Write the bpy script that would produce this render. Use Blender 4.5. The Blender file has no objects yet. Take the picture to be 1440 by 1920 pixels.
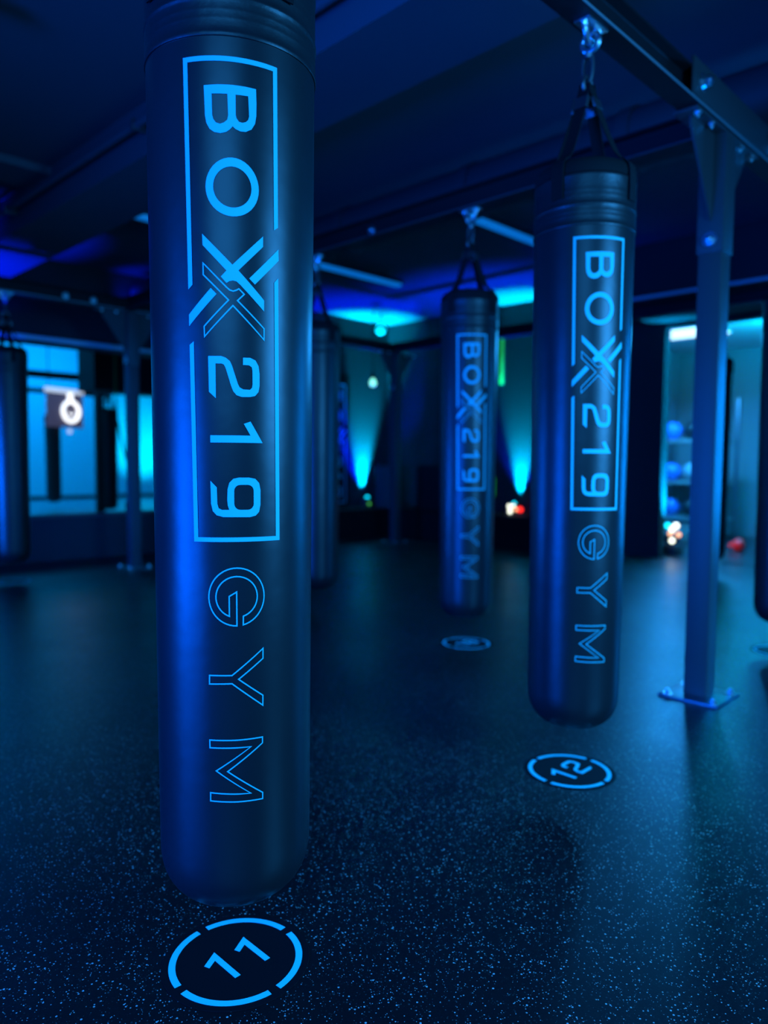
import bpy, bmesh, math, random
from mathutils import Vector, Matrix

random.seed(7)
S = bpy.context.scene
COL = S.collection
PI = math.pi
R_ = math.radians

# ------------------------------------------------------------------ camera
# world: +X and +Y run along the two wall directions, the camera looks along the diagonal
F_PX, CAM_H = 1392.0, 1.03
yaw, pit, roll = math.atan((2095 - 720) / F_PX), math.atan((960 - 868) / F_PX), R_(0.4)
fh = Vector((math.cos(yaw), math.sin(yaw), 0)); up = Vector((0, 0, 1))
fwd = fh * math.cos(pit) - up * math.sin(pit)
upc = up * math.cos(pit) + fh * math.sin(pit)
rgt = fwd.cross(upc)
r2 = rgt * math.cos(roll) + upc * math.sin(roll)
u2 = r2.cross(fwd)
cd = bpy.data.cameras.new('camera')
cam = bpy.data.objects.new('camera', cd); COL.objects.link(cam)
m = Matrix((r2, u2, -fwd)).transposed().to_4x4(); m.translation = Vector((0, 0, CAM_H))
cam.matrix_world = m
cd.sensor_fit = 'VERTICAL'; cd.sensor_height = 36.0
cd.lens = 36.0 * F_PX / 1920.0
cd.clip_start = 0.02; cd.clip_end = 100
cd.dof.use_dof = True
cd.dof.focus_distance = 1.42
cd.dof.aperture_fstop = 1.75
S.camera = cam

# ------------------------------------------------------------------ world, exposure
w = bpy.data.worlds.new('night'); S.world = w; w.use_nodes = True
w.node_tree.nodes['Background'].inputs[0].default_value = (0.002, 0.01, 0.04, 1)
w.node_tree.nodes['Background'].inputs[1].default_value = 0.2
S.view_settings.view_transform = 'Standard'
S.view_settings.look = 'None'
S.view_settings.gamma = 1.0
S.view_settings.use_curve_mapping = False
S.view_settings.exposure = 0.0


# ------------------------------------------------------------------ lights of the hall
def area(name, loc, aim, sx, sy, power, color, spread=180):
    l = bpy.data.lights.new(name, 'AREA'); l.shape = 'RECTANGLE'; l.size = sx; l.size_y = sy
    l.energy = power; l.color = color; l.spread = R_(spread)
    o = bpy.data.objects.new(name, l); COL.objects.link(o); o.location = loc
    o.rotation_euler = (Vector(aim) - Vector(loc)).to_track_quat('-Z', 'Y').to_euler()
    return o


def spot(name, loc, aim, power, color, angle=60, blend=1.0, radius=0.05):
    l = bpy.data.lights.new(name, 'SPOT'); l.energy = power; l.color = color
    l.spot_size = R_(angle); l.spot_blend = blend; l.shadow_soft_size = radius
    o = bpy.data.objects.new(name, l); COL.objects.link(o); o.location = loc
    o.rotation_euler = (Vector(aim) - Vector(loc)).to_track_quat('-Z', 'Y').to_euler()
    return o


BLUE = (0.0, 0.11, 1.0)
AZURE = (0.03, 0.35, 1.0)
DEEP = (0.0, 0.012, 1.0)
CYAN = (0.0, 0.62, 1.0)
# unseen area lamps: an added fill by the camera, side sources set by bag streaks
area('camera_fill_light', (-1.5, -1.1, 2.3), (0.9, 1.2, 0.1), 2.2, 1.6, 44, AZURE, 110)  # added soft fill that brightens the bag lettering, no fixture behind it
area('right_bay_light', (2.1, -1.5, 1.6), (1.9, 1.3, 0.7), 1.1, 1.3, 74, AZURE, 110)
area('right_end_light', (6.3, 0.0, 1.2), (2.9, 1.6, 1.0), 0.5, 1.6, 40, (0.0, 0.24, 1.0), 120)
area('left_wall_light', (-2.6, 1.9, 0.75), (0.84, 1.25, 0.8), 2.2, 1.4, 185, (0.0, 0.10, 1.0), 110)
area('left_bay_light', (0.4, 5.1, 0.8), (2.9, 2.0, 0.9), 1.0, 0.9, 13, BLUE, 60)
# wall washers at the foot of the walls (corner and right housings built further down)
spot('wash_corner', (7.40, 7.69, 0.52), (7.45, 7.73, 3.05), 17000, (0.0, 0.55, 1.0), 40, 1.0, 0.03)
spot('wash_corner_wide', (7.40, 7.64, 0.52), (7.30, 7.55, 3.05), 7000, DEEP, 80, 1.0, 0.03)
spot('wash_right', (7.86, 5.40, 0.52), (7.88, 5.38, 3.0), 17000, (0.0, 0.55, 1.0), 38, 1.0, 0.03)
spot('wash_right_wide', (7.82, 5.40, 0.52), (7.70, 5.38, 3.0), 7000, (0.0, 0.03, 1.0), 75, 1.0, 0.03)
area('left_corner_light', (-0.6, 5.4, 0.8), (2.2, 6.7, 0.8), 0.6, 1.0, 22, BLUE, 50)
spot('wash_left', (1.7, 7.55, 0.5), (2.0, 7.35, 3.05), 1800, DEEP, 55, 1.0)
spot('wash_left_far', (3.7, 7.60, 2.70), (4.3, 7.62, 3.05), 10, DEEP, 150, 1.0)  # bare lamp just under the ceiling, without a housing
spot('added_ceiling_glow', (6.5, 4.0, 2.3), (6.45, 3.4, 3.05), 14, DEEP, 130, 1.0)  # added bare lamp for the blue ceiling glow, no fixture
# store room behind the right wall, training room behind the left wall
area('store_panel_light', (9.3, 3.75, 2.66), (8.6, 3.55, 0.0), 0.8, 0.8, 330, (0.012, 0.32, 1.0))
area('store_ceiling_fill', (8.7, 2.5, 2.4), (8.9, 2.4, 3.0), 0.5, 0.5, 320, (0.0, 0.5, 1.0))  # added upward lamp for the cyan glow on the store ceiling
spot('store_jamb_wash', (8.03, 3.50, 0.30), (8.12, 3.57, 2.5), 3000, (0.0, 0.42, 1.0), 34, 1.0, 0.03)
spot('added_glove_spot', (8.42, 3.40, 0.34), (9.2, 3.32, 0.05), 14, (1.0, 0.25, 0.12), 45, 1.0, 0.03)  # added warm spot that brings out the red of the gloves
area('studio_wash_light', (4.5, 17.5, 4.1), (4.3, 20.0, 1.2), 9.0, 0.5, 420, (0.0, 0.31, 1.0))
area('studio_floor_light', (4.2, 14.0, 4.1), (4.2, 14.0, 0.0), 6.0, 4.0, 170, (0.0, 0.40, 1.0))
spot('studio_wall_spot', (10.2, 18.2, 0.4), (10.3, 20.0, 1.6), 500, (0.0, 0.6, 1.0), 70, 1.0)


# ------------------------------------------------------------------ materials
def mat(name, col, rough=0.5, metal=0.0, spec=0.5, emit=None, estr=1.0, bump=0.0, bscale=60.0, noise=0.0, coat=0.0):
    mt = bpy.data.materials.new(name); mt.use_nodes = True
    nt = mt.node_tree; b = nt.nodes['Principled BSDF']
    b.inputs['Base Color'].default_value = (*col, 1)
    b.inputs['Roughness'].default_value = rough
    b.inputs['Metallic'].default_value = metal
    b.inputs['Specular IOR Level'].default_value = spec
    b.inputs['Coat Weight'].default_value = coat
    if emit:
        b.inputs['Emission Color'].default_value = (*emit, 1)
        b.inputs['Emission Strength'].default_value = estr
    if bump or noise:
        tc = nt.nodes.new('ShaderNodeTexCoord')
        n = nt.nodes.new('ShaderNodeTexNoise'); n.inputs['Scale'].default_value = bscale
        n.inputs['Detail'].default_value = 4
        nt.links.new(tc.outputs['Object'], n.inputs['Vector'])
        if bump:
            bp = nt.nodes.new('ShaderNodeBump'); bp.inputs['Strength'].default_value = bump
            bp.inputs['Distance'].default_value = 0.01
            nt.links.new(n.outputs['Fac'], bp.inputs['Height'])
            nt.links.new(bp.outputs['Normal'], b.inputs['Normal'])
        if noise:
            mr = nt.nodes.new('ShaderNodeMapRange')
            mr.inputs['To Min'].default_value = max(0.02, rough - noise)
            mr.inputs['To Max'].default_value = min(1, rough + noise)
            nt.links.new(n.outputs['Fac'], mr.inputs['Value'])
            nt.links.new(mr.outputs['Result'], b.inputs['Roughness'])
    return mt


def floor_material():
    mt = bpy.data.materials.new('speckled_rubber'); mt.use_nodes = True
    nt = mt.node_tree; b = nt.nodes['Principled BSDF']; L = nt.links.new
    tc = nt.nodes.new('ShaderNodeTexCoord')

    def speck(scale, size, keep):
        v = nt.nodes.new('ShaderNodeTexVoronoi'); v.inputs['Scale'].default_value = scale
        v.inputs['Randomness'].default_value = 1.0
        L(tc.outputs['Object'], v.inputs['Vector'])
        sep = nt.nodes.new('ShaderNodeSeparateColor'); L(v.outputs['Color'], sep.inputs['Color'])
        sz = nt.nodes.new('ShaderNodeMath'); sz.operation = 'MULTIPLY_ADD'
        L(sep.outputs['Green'], sz.inputs[0]); sz.inputs[1].default_value = size * 0.7; sz.inputs[2].default_value = size * 0.5
        lt = nt.nodes.new('ShaderNodeMath'); lt.operation = 'LESS_THAN'
        L(v.outputs['Distance'], lt.inputs[0]); L(sz.outputs[0], lt.inputs[1])
        kp = nt.nodes.new('ShaderNodeMath'); kp.operation = 'GREATER_THAN'
        L(sep.outputs['Red'], kp.inputs[0]); kp.inputs[1].default_value = 1 - keep
        mu = nt.nodes.new('ShaderNodeMath'); mu.operation = 'MULTIPLY'
        L(lt.outputs[0], mu.inputs[0]); L(kp.outputs[0], mu.inputs[1])
        br = nt.nodes.new('ShaderNodeMath'); br.operation = 'MULTIPLY'
        L(mu.outputs[0], br.inputs[0]); L(sep.outputs['Blue'], br.inputs[1])
        return br.outputs[0]
    a = speck(125, 0.24, 0.62); c = speck(215, 0.25, 0.5)
    mx = nt.nodes.new('ShaderNodeMath'); mx.operation = 'MAXIMUM'; L(a, mx.inputs[0]); L(c, mx.inputs[1])
    mix = nt.nodes.new('ShaderNodeMix'); mix.data_type = 'RGBA'
    mix.inputs['A'].default_value = (0.0065, 0.007, 0.008, 1); mix.inputs['B'].default_value = (0.62, 0.60, 0.55, 1)
    L(mx.outputs[0], mix.inputs['Factor']); L(mix.outputs['Result'], b.inputs['Base Color'])
    n = nt.nodes.new('ShaderNodeTexNoise'); n.inputs['Scale'].default_value = 1.7; n.inputs['Detail'].default_value = 6
    L(tc.outputs['Object'], n.inputs['Vector'])
    mr = nt.nodes.new('ShaderNodeMapRange'); mr.inputs['To Min'].default_value = 0.30; mr.inputs['To Max'].default_value = 0.44
    L(n.outputs['Fac'], mr.inputs['Value']); L(mr.outputs['Result'], b.inputs['Roughness'])
    n2 = nt.nodes.new('ShaderNodeTexNoise'); n2.inputs['Scale'].default_value = 260; n2.inputs['Detail'].default_value = 2
    L(tc.outputs['Object'], n2.inputs['Vector'])
    bp = nt.nodes.new('ShaderNodeBump'); bp.inputs['Strength'].default_value = 0.1; bp.inputs['Distance'].default_value = 0.002
    L(n2.outputs['Fac'], bp.inputs['Height']); L(bp.outputs['Normal'], b.inputs['Normal'])
    b.inputs['Specular IOR Level'].default_value = 0.5
    return mt


M = {}
M['floor'] = floor_material()
M['ceiling'] = mat('dark_ceiling_paint', (0.12, 0.125, 0.135), 0.8, spec=0.2, bump=0.1, bscale=25)
M['soffit'] = mat('soffit_paint', (0.09, 0.10, 0.11), 0.7, spec=0.2, bump=0.05, bscale=30)
M['wall'] = mat('black_wall_paint', (0.032, 0.034, 0.038), 0.75, spec=0.2, bump=0.08, bscale=35)
M['studio_wall'] = mat('pale_wall_paint', (0.6, 0.62, 0.64), 0.8, spec=0.2, bump=0.05, bscale=30)
M['studio_floor'] = mat('studio_mat', (0.25, 0.27, 0.29), 0.4)
M['vinyl'] = mat('black_vinyl', (0.013, 0.014, 0.016), 0.36, spec=0.5, bump=0.45, bscale=3.2, noise=0.05)
M['sleeve'] = mat('black_vinyl_sleeve', (0.011, 0.0115, 0.013), 0.42, spec=0.5, bump=0.12, bscale=40)
M['webbing'] = mat('black_webbing', (0.008, 0.008, 0.009), 0.85, spec=0.2, bump=0.3, bscale=300)
M['print'] = mat('pale_blue_print', (0.05, 0.62, 0.66), 0.6, spec=0.2, bump=0.02, bscale=200)
M['marker'] = mat('pale_blue_floor_vinyl', (0.06, 0.88, 0.92), 0.55, spec=0.25, bump=0.02, bscale=200)
M['disc'] = mat('black_floor_vinyl', (0.006, 0.006, 0.008), 0.6, spec=0.15, bump=0.02, bscale=200)
M['steel'] = mat('black_powder_coat', (0.055, 0.056, 0.06), 0.42, spec=0.5, bump=0.05, bscale=400)
M['beam'] = mat('matte_black_beam_paint', (0.010, 0.010, 0.012), 0.6, spec=0.25, bump=0.05, bscale=300)
M['edge'] = mat('pale_steel_edge', (0.30, 0.31, 0.33), 0.5, metal=0.3, bump=0.05, bscale=300)
M['zinc'] = mat('zinc_plate', (0.78, 0.80, 0.82), 0.28, metal=1.0, bump=0.03, bscale=200)
M['darkmetal'] = mat('gunmetal', (0.25, 0.26, 0.28), 0.4, metal=1.0, bump=0.03, bscale=200)
M['lamp_body'] = mat('lamp_housing', (0.03, 0.03, 0.033), 0.5, bump=0.03, bscale=200)
M['diffuser'] = mat('opal_diffuser', (0.85, 0.87, 0.88), 0.5, spec=0.3, bump=0.01, bscale=100)
M['tube'] = mat('dim_blue_tube', (0.6, 0.62, 0.65), 0.5, emit=(0.0, 0.14, 0.58), estr=0.75, bump=0.01, bscale=100)
M['black'] = mat('matte_black', (0.008, 0.008, 0.009), 0.7, spec=0.2, bump=0.05, bscale=80)
M['charcoal'] = mat('charcoal_panel', (0.05, 0.052, 0.056), 0.6, spec=0.3, bump=0.05, bscale=80)
M['sign_panel'] = mat('sign_panel', (0.10, 0.09, 0.13), 0.6, emit=(0.32, 0.26, 0.45), estr=0.12, bump=0.01, bscale=50)
M['neon'] = mat('white_neon', (0.9, 0.9, 0.9), 0.5, emit=(1.0, 0.98, 0.95), estr=1.5, bump=0.01, bscale=50)
M['neon_dim'] = mat('white_light_rail', (0.9, 0.9, 0.9), 0.5, emit=(0.75, 0.78, 0.85), estr=0.7, bump=0.01, bscale=50)
M['lens_cyan'] = mat('cyan_lens', (0.2, 0.5, 0.6), 0.3, emit=(0.0, 0.75, 1.0), estr=3.0, bump=0.01, bscale=50)
M['lens_white'] = mat('white_lens', (0.8, 0.8, 0.7), 0.3, emit=(0.95, 1.0, 0.8), estr=3.0, bump=0.01, bscale=50)
M['lens_amber'] = mat('amber_lens', (0.8, 0.5, 0.3), 0.3, emit=(1.0, 0.45, 0.2), estr=2.2, bump=0.01, bscale=50)
M['lens_red'] = mat('red_lens', (0.8, 0.1, 0.1), 0.3, emit=(1.0, 0.02, 0.01), estr=2.5, bump=0.01, bscale=50)
M['lens_green'] = mat('green_lens', (0.2, 0.6, 0.2), 0.3, emit=(0.08, 0.6, 0.02), estr=1.0, bump=0.01, bscale=50)
M['led_green'] = mat('green_led_strip', (0.1, 0.5, 0.1), 0.4, emit=(0.01, 0.28, 0.01), estr=1.0, bump=0.01, bscale=50)
M['bulb'] = mat('glowing_bulb', (0.8, 0.9, 0.8), 0.3, emit=(0.25, 1.0, 0.65), estr=1.6, bump=0.01, bscale=50)
M['globe'] = mat('cyan_globe', (0.6, 0.9, 0.9), 0.3, emit=(0.0, 0.75, 0.7), estr=1.0, bump=0.01, bscale=50)
M['panel_white'] = mat('bright_ceiling_panel', (0.9, 0.9, 0.9), 0.4, emit=(0.9, 1.5, 1.8), estr=1.1, bump=0.01, bscale=50)
M['screen_blue'] = mat('lit_blue_screen', (0.1, 0.3, 0.6), 0.4, emit=(0.0, 0.25, 0.9), estr=0.9, bump=0.01, bscale=50)
M['ball_blue'] = mat('blue_rubber_ball', (0.05, 0.22, 0.7), 0.35, bump=0.1, bscale=90)
M['ball_grey'] = mat('grey_rubber_ball', (0.35, 0.4, 0.42), 0.4, bump=0.1, bscale=90)
M['ball_black'] = mat('black_rubber_ball', (0.02, 0.02, 0.022), 0.35, bump=0.1, bscale=90)
M['red'] = mat('red_leather', (0.8, 0.03, 0.02), 0.4, bump=0.1, bscale=50)
M['shelf'] = mat('grey_shelf_steel', (0.4, 0.38, 0.38), 0.45, bump=0.03, bscale=90)
M['grey_mat'] = mat('grey_foam_mat', (0.5, 0.52, 0.52), 0.7, bump=0.2, bscale=60)
M['green_band'] = mat('green_rubber_band', (0.05, 0.35, 0.08), 0.5, bump=0.05, bscale=60)


# ------------------------------------------------------------------ mesh helpers
def obj(name, bm, material, parent=None, smooth=True, loc=None, angle=35):
    bmesh.ops.recalc_face_normals(bm, faces=bm.faces)
    me = bpy.data.meshes.new(name); bm.to_mesh(me); bm.free()
    me.materials.append(material)
    if smooth:
        for p in me.polygons: p.use_smooth = True
        me.set_sharp_from_angle(angle=R_(angle))
    o = bpy.data.objects.new(name, me); COL.objects.link(o)
    if parent: o.parent = parent
    if loc is not None: o.location = loc
    return o


def thing(name, label, cat, loc=(0, 0, 0), rz=0, group=None):
    o = bpy.data.objects.new(name, None); COL.objects.link(o)
    o.location = loc; o.rotation_euler = (0, 0, rz)
    o.empty_display_size = 0.1
    tag(o, label, cat, group)
    return o


def tag(o, label, cat, group=None):
    o['label'] = label; o['category'] = cat
    if group: o['group'] = group
    return o


def struct(name, bm, material, smooth=False):
    o = obj(name, bm, material, smooth=smooth); o['kind'] = 'structure'
    return o


def box(bm, x0, x1, y0, y1, z0, z1, bev=0.0, mtx=None):
    r = bmesh.ops.create_cube(bm, size=1.0)
    vs = r['verts']
    for v in vs:
        v.co = Vector((x0 + (v.co.x + .5) * (x1 - x0), y0 + (v.co.y + .5) * (y1 - y0), z0 + (v.co.z + .5) * (z1 - z0)))
    if mtx is not None:
        for v in vs: v.co = mtx @ v.co
    if bev > 0:
        es = list({e for v in vs for e in v.link_edges})
        bmesh.ops.bevel(bm, geom=es, offset=bev, segments=2, affect='EDGES', profile=0.6)
    return bm


def B(*a, **k):
    return box(bmesh.new(), *a, **k)


def lathe(bm, prof, seg=48, cx=0, cy=0):
    rings = []
    for r, z in prof:
        if r < 1e-5:
            rings.append([bm.verts.new((cx, cy, z))])
        else:
            rings.append([bm.verts.new((cx + r * math.cos(2 * PI * i / seg), cy + r * math.sin(2 * PI * i / seg), z)) for i in range(seg)])
    for a, b in zip(rings[:-1], rings[1:]):
        for i in range(seg):
            j = (i + 1) % seg
            if len(a) == 1 and len(b) == 1: continue
            if len(a) == 1: bm.faces.new((a[0], b[i], b[j]))
            elif len(b) == 1: bm.faces.new((a[i], a[j], b[0]))
            else: bm.faces.new((a[i], a[j], b[j], b[i]))
    return bm


def tube(bm, pts, r, seg=10, closed=False):
    pts = [Vector(p) for p in pts]; n = len(pts)
    rings = []; prev = None
    for i, p in enumerate(pts):
        if closed: t = pts[(i + 1) % n] - pts[i - 1]
        else: t = pts[min(i + 1, n - 1)] - pts[max(i - 1, 0)]
        t.normalize()
        if prev is None:
            a = Vector((0, 0, 1)) if abs(t.z) < 0.9 else Vector((1, 0, 0))
            u = t.cross(a).normalized()
        else:
            u = (prev - t * prev.dot(t)).normalized()
        prev = u; v = t.cross(u)
        rr = r[i] if isinstance(r, (list, tuple)) else r
        rings.append([bm.verts.new(p + (u * math.cos(2 * PI * k / seg) + v * math.sin(2 * PI * k / seg)) * rr) for k in range(seg)])
    rng = range(n) if closed else range(n - 1)
    for i in rng:
        a, b = rings[i], rings[(i + 1) % n]
        for k in range(seg):
            l = (k + 1) % seg
            bm.faces.new((a[k], a[l], b[l], b[k]))
    if not closed:
        bm.faces.new(rings[0][::-1]); bm.faces.new(rings[-1])
    return bm


def cyl(bm, p0, p1, r, seg=20):
    return tube(bm, [p0, p1], r, seg)


def ribbon(bm, path, width, thick, wdir):
    """strap: sweeps a flat rectangle along a path, wide along wdir"""
    path = [Vector(p) for p in path]; wdir = Vector(wdir).normalized(); rings = []
    for i, p in enumerate(path):
        t = (path[min(i + 1, len(path) - 1)] - path[max(i - 1, 0)]).normalized()
        nrm = t.cross(wdir).normalized()
        a, b = wdir * width / 2, nrm * thick / 2
        rings.append([bm.verts.new(p + a + b), bm.verts.new(p - a + b), bm.verts.new(p - a - b), bm.verts.new(p + a - b)])
    for a, b in zip(rings[:-1], rings[1:]):
        for k in range(4):
            l = (k + 1) % 4
            bm.faces.new((a[k], a[l], b[l], b[k]))
    bm.faces.new(rings[0][::-1]); bm.faces.new(rings[-1])
    return bm


def prism(bm, pts, z0, z1, mtx=None):
    """extrudes a 2D outline (convex or not) between two heights"""
    lo = [bm.verts.new((x, y, z0)) for x, y in pts]; hi = [bm.verts.new((x, y, z1)) for x, y in pts]
    n = len(pts)
    for i in range(n):
        j = (i + 1) % n
        bm.faces.new((lo[i], lo[j], hi[j], hi[i]))
    bm.faces.new(lo[::-1]); bm.faces.new(hi)
    if mtx is not None:
        for v in lo + hi: v.co = mtx @ v.co
    return bm


def ball(bm, c, r, seg=20, sz=1.0):
    res = bmesh.ops.create_uvsphere(bm, u_segments=seg, v_segments=seg // 2 + 2, radius=r)
    for v in res['verts']: v.co = Vector((v.co.x, v.co.y, v.co.z * sz)) + Vector(c)
    return bm


def bolt_bm(bm, p, n, r=0.014, h=0.012):
    """hex head with washer and a domed tip, sitting on a surface with normal n"""
    p = Vector(p); n = Vector(n).normalized()
    tube(bm, [p - n * 0.002, p + n * 0.003], r * 1.5, 18)
    tube(bm, [p + n * 0.003, p + n * h], r, 6)
    tube(bm, [p + n * h, p + n * (h + .006), p + n * (h + .009)], [r * .62, r * .55, r * .25], 12)
    return bm


# ------------------------------------------------------------------ room shell
CEIL = 3.05
XW, YW = 7.93, 7.77          # inner faces of right and left wall
XB, YB = -3.2, -3.2          # walls behind the camera

struct('floor', B(XB - .2, XW + .2, YB - .2, YW + .2, -0.1, 0.0), M['floor'])
struct('ceiling', B(XB - .2, XW + .2, YB - .2, YW + .2, CEIL, CEIL + .12), M['ceiling'])

# left wall with the long opening to the next training room
OX0, OX1, OZ0, OZ1 = 1.2, 4.45, 0.47, 2.20
bm = bmesh.new()
box(bm, XB, OX0, YW, YW + .14, 0, CEIL); box(bm, OX1, XW + .14, YW, YW + .14, 0, CEIL)
box(bm, OX0, OX1, YW, YW + .14, 0, OZ0); box(bm, OX0, OX1, YW, YW + .14, OZ1, CEIL)
struct('wall_left', bm, M['wall'])
# right wall with the tall opening to the store room
SY0, SY1, SZ1 = 1.85, 3.57, 2.50
bm = bmesh.new()
box(bm, XW, XW + .14, YB, SY0, 0, CEIL); box(bm, XW, XW + .14, SY1, YW, 0, CEIL); box(bm, XW, XW + .14, SY0, SY1, SZ1, CEIL)
struct('wall_right', bm, M['wall'])
struct('wall_back', B(XB - .14, XB, YB, YW, 0, CEIL), M['wall'])
struct('wall_front', B(XB, XW, YB - .14, YB, 0, CEIL), M['wall'])
bm = bmesh.new()
box(bm, OX0 - .03, OX1 + .03, YW - .03, YW + .16, OZ0 - .03, OZ0, .004)
box(bm, OX0 - .03, OX1 + .03, YW - .03, YW + .16, OZ1, OZ1 + .035, .004)
box(bm, OX0 - .03, OX0, YW - .03, YW + .16, OZ0, OZ1, .004)
box(bm, OX1, OX1 + .03, YW - .03, YW + .16, OZ0, OZ1, .004)
struct('trim_1', bm, M['steel'])

# dropped ceiling bulkhead crossing over the bags
bm = bmesh.new(); box(bm, 2.12, 2.60, YB, YW, 2.76, CEIL)
struct('trim_2', bm, M['soffit'])
# black dropped bulkhead along the right wall, over the store room opening
struct('trim_5', B(6.63, XW, YB, 3.70, 2.56, CEIL), M['wall'])
struct('trim_6', B(6.612, 6.6295, YB, 3.70, 2.552, 2.578), M['studio_wall'])  # pale strip added to draw the lit lower edge of the bulkhead
# shallow ceiling step on the left side
struct('trim_3', B(XB, 2.12, 5.35, 5.75, CEIL - .05, CEIL), M['ceiling'])

# training room behind the left wall
bm = bmesh.new(); box(bm, -1.0, 11.0, 20.0, 20.14, 0, 4.4); struct('wall_studio_far', bm, M['studio_wall'])
bm = bmesh.new(); box(bm, -1.14, -1.0, YW + .14, 20.14, 0, 4.4); box(bm, 11.0, 11.14, YW + .14, 20.14, 0, 4.4)
struct('wall_studio_sides', bm, M['studio_wall'])
struct('floor_studio', B(-1.0, 11.0, YW + .14, 20.14, -0.1, 0.0), M['studio_floor'])
struct('ceiling_studio', B(-1.0, 11.0, YW + .14, 20.14, 4.3, 4.4), M['ceiling'])
struct('trim_4', B(5.2, 11.0, 11.6, 12.2, 2.16, 4.3), M['wall'])
struct('baseboard_studio', B(-1.0, 11.0, 19.97, 20.0, 0, .10), M['black'])

# store room behind the right wall
bm = bmesh.new(); box(bm, 11.4, 11.54, 0.6, 5.0, 0, 2.8)
box(bm, XW + .14, 11.4, 4.86, 5.0, 0, 2.8); box(bm, XW + .14, 11.4, 0.6, 0.74, 0, 2.8)
struct('wall_store', bm, mat('grey_blue_paint', (0.28, 0.29, 0.30), 0.8, spec=0.2, bump=0.05, bscale=30))
struct('floor_store', B(XW + .14, 11.54, 0.6, 5.0, -0.1, 0.0), M['floor'])
struct('ceiling_store', B(XW + .14, 11.54, 0.6, 5.0, 2.72, 2.84), mat('store_ceiling_paint', (0.6, 0.6, 0.6), 0.8, spec=0.2, bump=0.05, bscale=30))

# ------------------------------------------------------------------ lettering (letter height along s, reading direction downwards along z)
SH = {}
SH['B'] = ([(-.0481, 1.6775), (-.0226, 1.6789), (.0006, 1.6795), (.024, 1.6795), (.042, 1.679), (.0427, 1.654), (.0423, 1.6331), (.040, 1.6199), (.0337, 1.6094),
            (.0236, 1.6038), (.0141, 1.6034), (.0059, 1.6065), (.0011, 1.6106), (-.0034, 1.6052), (-.0104, 1.6001), (-.0197, 1.5977), (-.0303, 1.5993),
            (-.0386, 1.6048), (-.044, 1.6148), (-.0464, 1.6275), (-.0471, 1.6527)],
           [[(-.0345, 1.6635), (-.0074, 1.664), (-.0063, 1.6284), (-.0079, 1.6209), (-.0138, 1.6157), (-.0208, 1.6133), (-.0278, 1.6154), (-.032, 1.6213), (-.0339, 1.6284)],
            [(.0063, 1.664), (.0282, 1.6645), (.0297, 1.6307), (.028, 1.6246), (.0241, 1.6205), (.0182, 1.6182), (.0118, 1.6192), (.0077, 1.6247), (.0065, 1.6296)]])


def ell(cx, cz, a, b, n=40):
    return [(cx + a * math.cos(2 * PI * i / n), cz + b * math.sin(2 * PI * i / n)) for i in range(n)]


SH['O'] = (ell(0, 1.508, .0467, .0498), [ell(0, 1.508, .0334, .0348)])
SH['Xa'] = ([(-.0539, 1.4277), (-.0008, 1.3754), (.0545, 1.4300), (.0545, 1.4118), (.0096, 1.3662), (.0564, 1.3184), (.0563, 1.299), (.013, 1.3415), (.0065, 1.347),
             (0, 1.3484), (-.0066, 1.3469), (-.0113, 1.3437), (-.0211, 1.3544), (-.0112, 1.3651), (-.0532, 1.4085)], [])
SH['Xb'] = ([(.0855, 1.4126), (.0862, 1.393), (.0392, 1.3445), (.0288, 1.3539)], [])
SH['Xc'] = ([(-.0393, 1.3344), (-.0291, 1.3243), (-.0813, 1.2694), (-.0813, 1.2895)], [])
TWO = [(-.0453, 1.2165), (-.0218, 1.2166), (-.0137, 1.2138), (-.0063, 1.208), (-.0028, 1.2005), (.0078, 1.1677), (.0108, 1.1623), (.0174, 1.1589), (.0296, 1.1588),
       (.0334, 1.1626), (.0343, 1.1687), (.0341, 1.1931), (.0329, 1.1991), (.0274, 1.2022), (.017, 1.2022), (.0171, 1.2149), (.0299, 1.2153), (.0399, 1.2111),
       (.0455, 1.2014), (.0474, 1.1878), (.0473, 1.1664), (.0453, 1.1555), (.0389, 1.1482), (.0296, 1.146), (.0143, 1.1457), (.0053, 1.1485), (-.0007, 1.1553),
       (-.0042, 1.1643), (-.0138, 1.1957), (-.0168, 1.2017), (-.0213, 1.2037), (-.0320, 1.2037), (-.0320, 1.1427), (-.0444, 1.1539)]
ONE = [(-.0428, 1.0770), (.0302, 1.0772), (.018, 1.098), (.0303, 1.1023), (.0531, 1.0643), (-.0428, 1.0643)]
NINE = [(-.0435, .9958), (-.0318, .9842), (-.0311, .955), (-.0287, .9467), (-.0226, .9439), (-.0093, .9439), (-.0119, .952), (-.0128, .9628), (-.012, .9812), (-.0089, .9926),
        (-.0016, .9997), (.0089, 1.0019), (.0273, 1.0019), (.0389, .9997), (.0462, .9919), (.0488, .9794), (.0487, .9529), (.046, .9398), (.0396, .9331), (.0285, .9305),
        (-.0203, .9310), (-.0325, .9343), (-.0395, .9417), (-.0426, .9549)]


def rrect(x0, x1, z0, z1, r, n=5):
    o = []
    for cx, cz, a in ((x1 - r, z1 - r, 0), (x0 + r, z1 - r, 90), (x0 + r, z0 + r, 180), (x1 - r, z0 + r, 270)):
        for i in range(n + 1):
            t = R_(a + 90 * i / n); o.append((cx + r * math.cos(t), cz + r * math.sin(t)))
    return o


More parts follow.
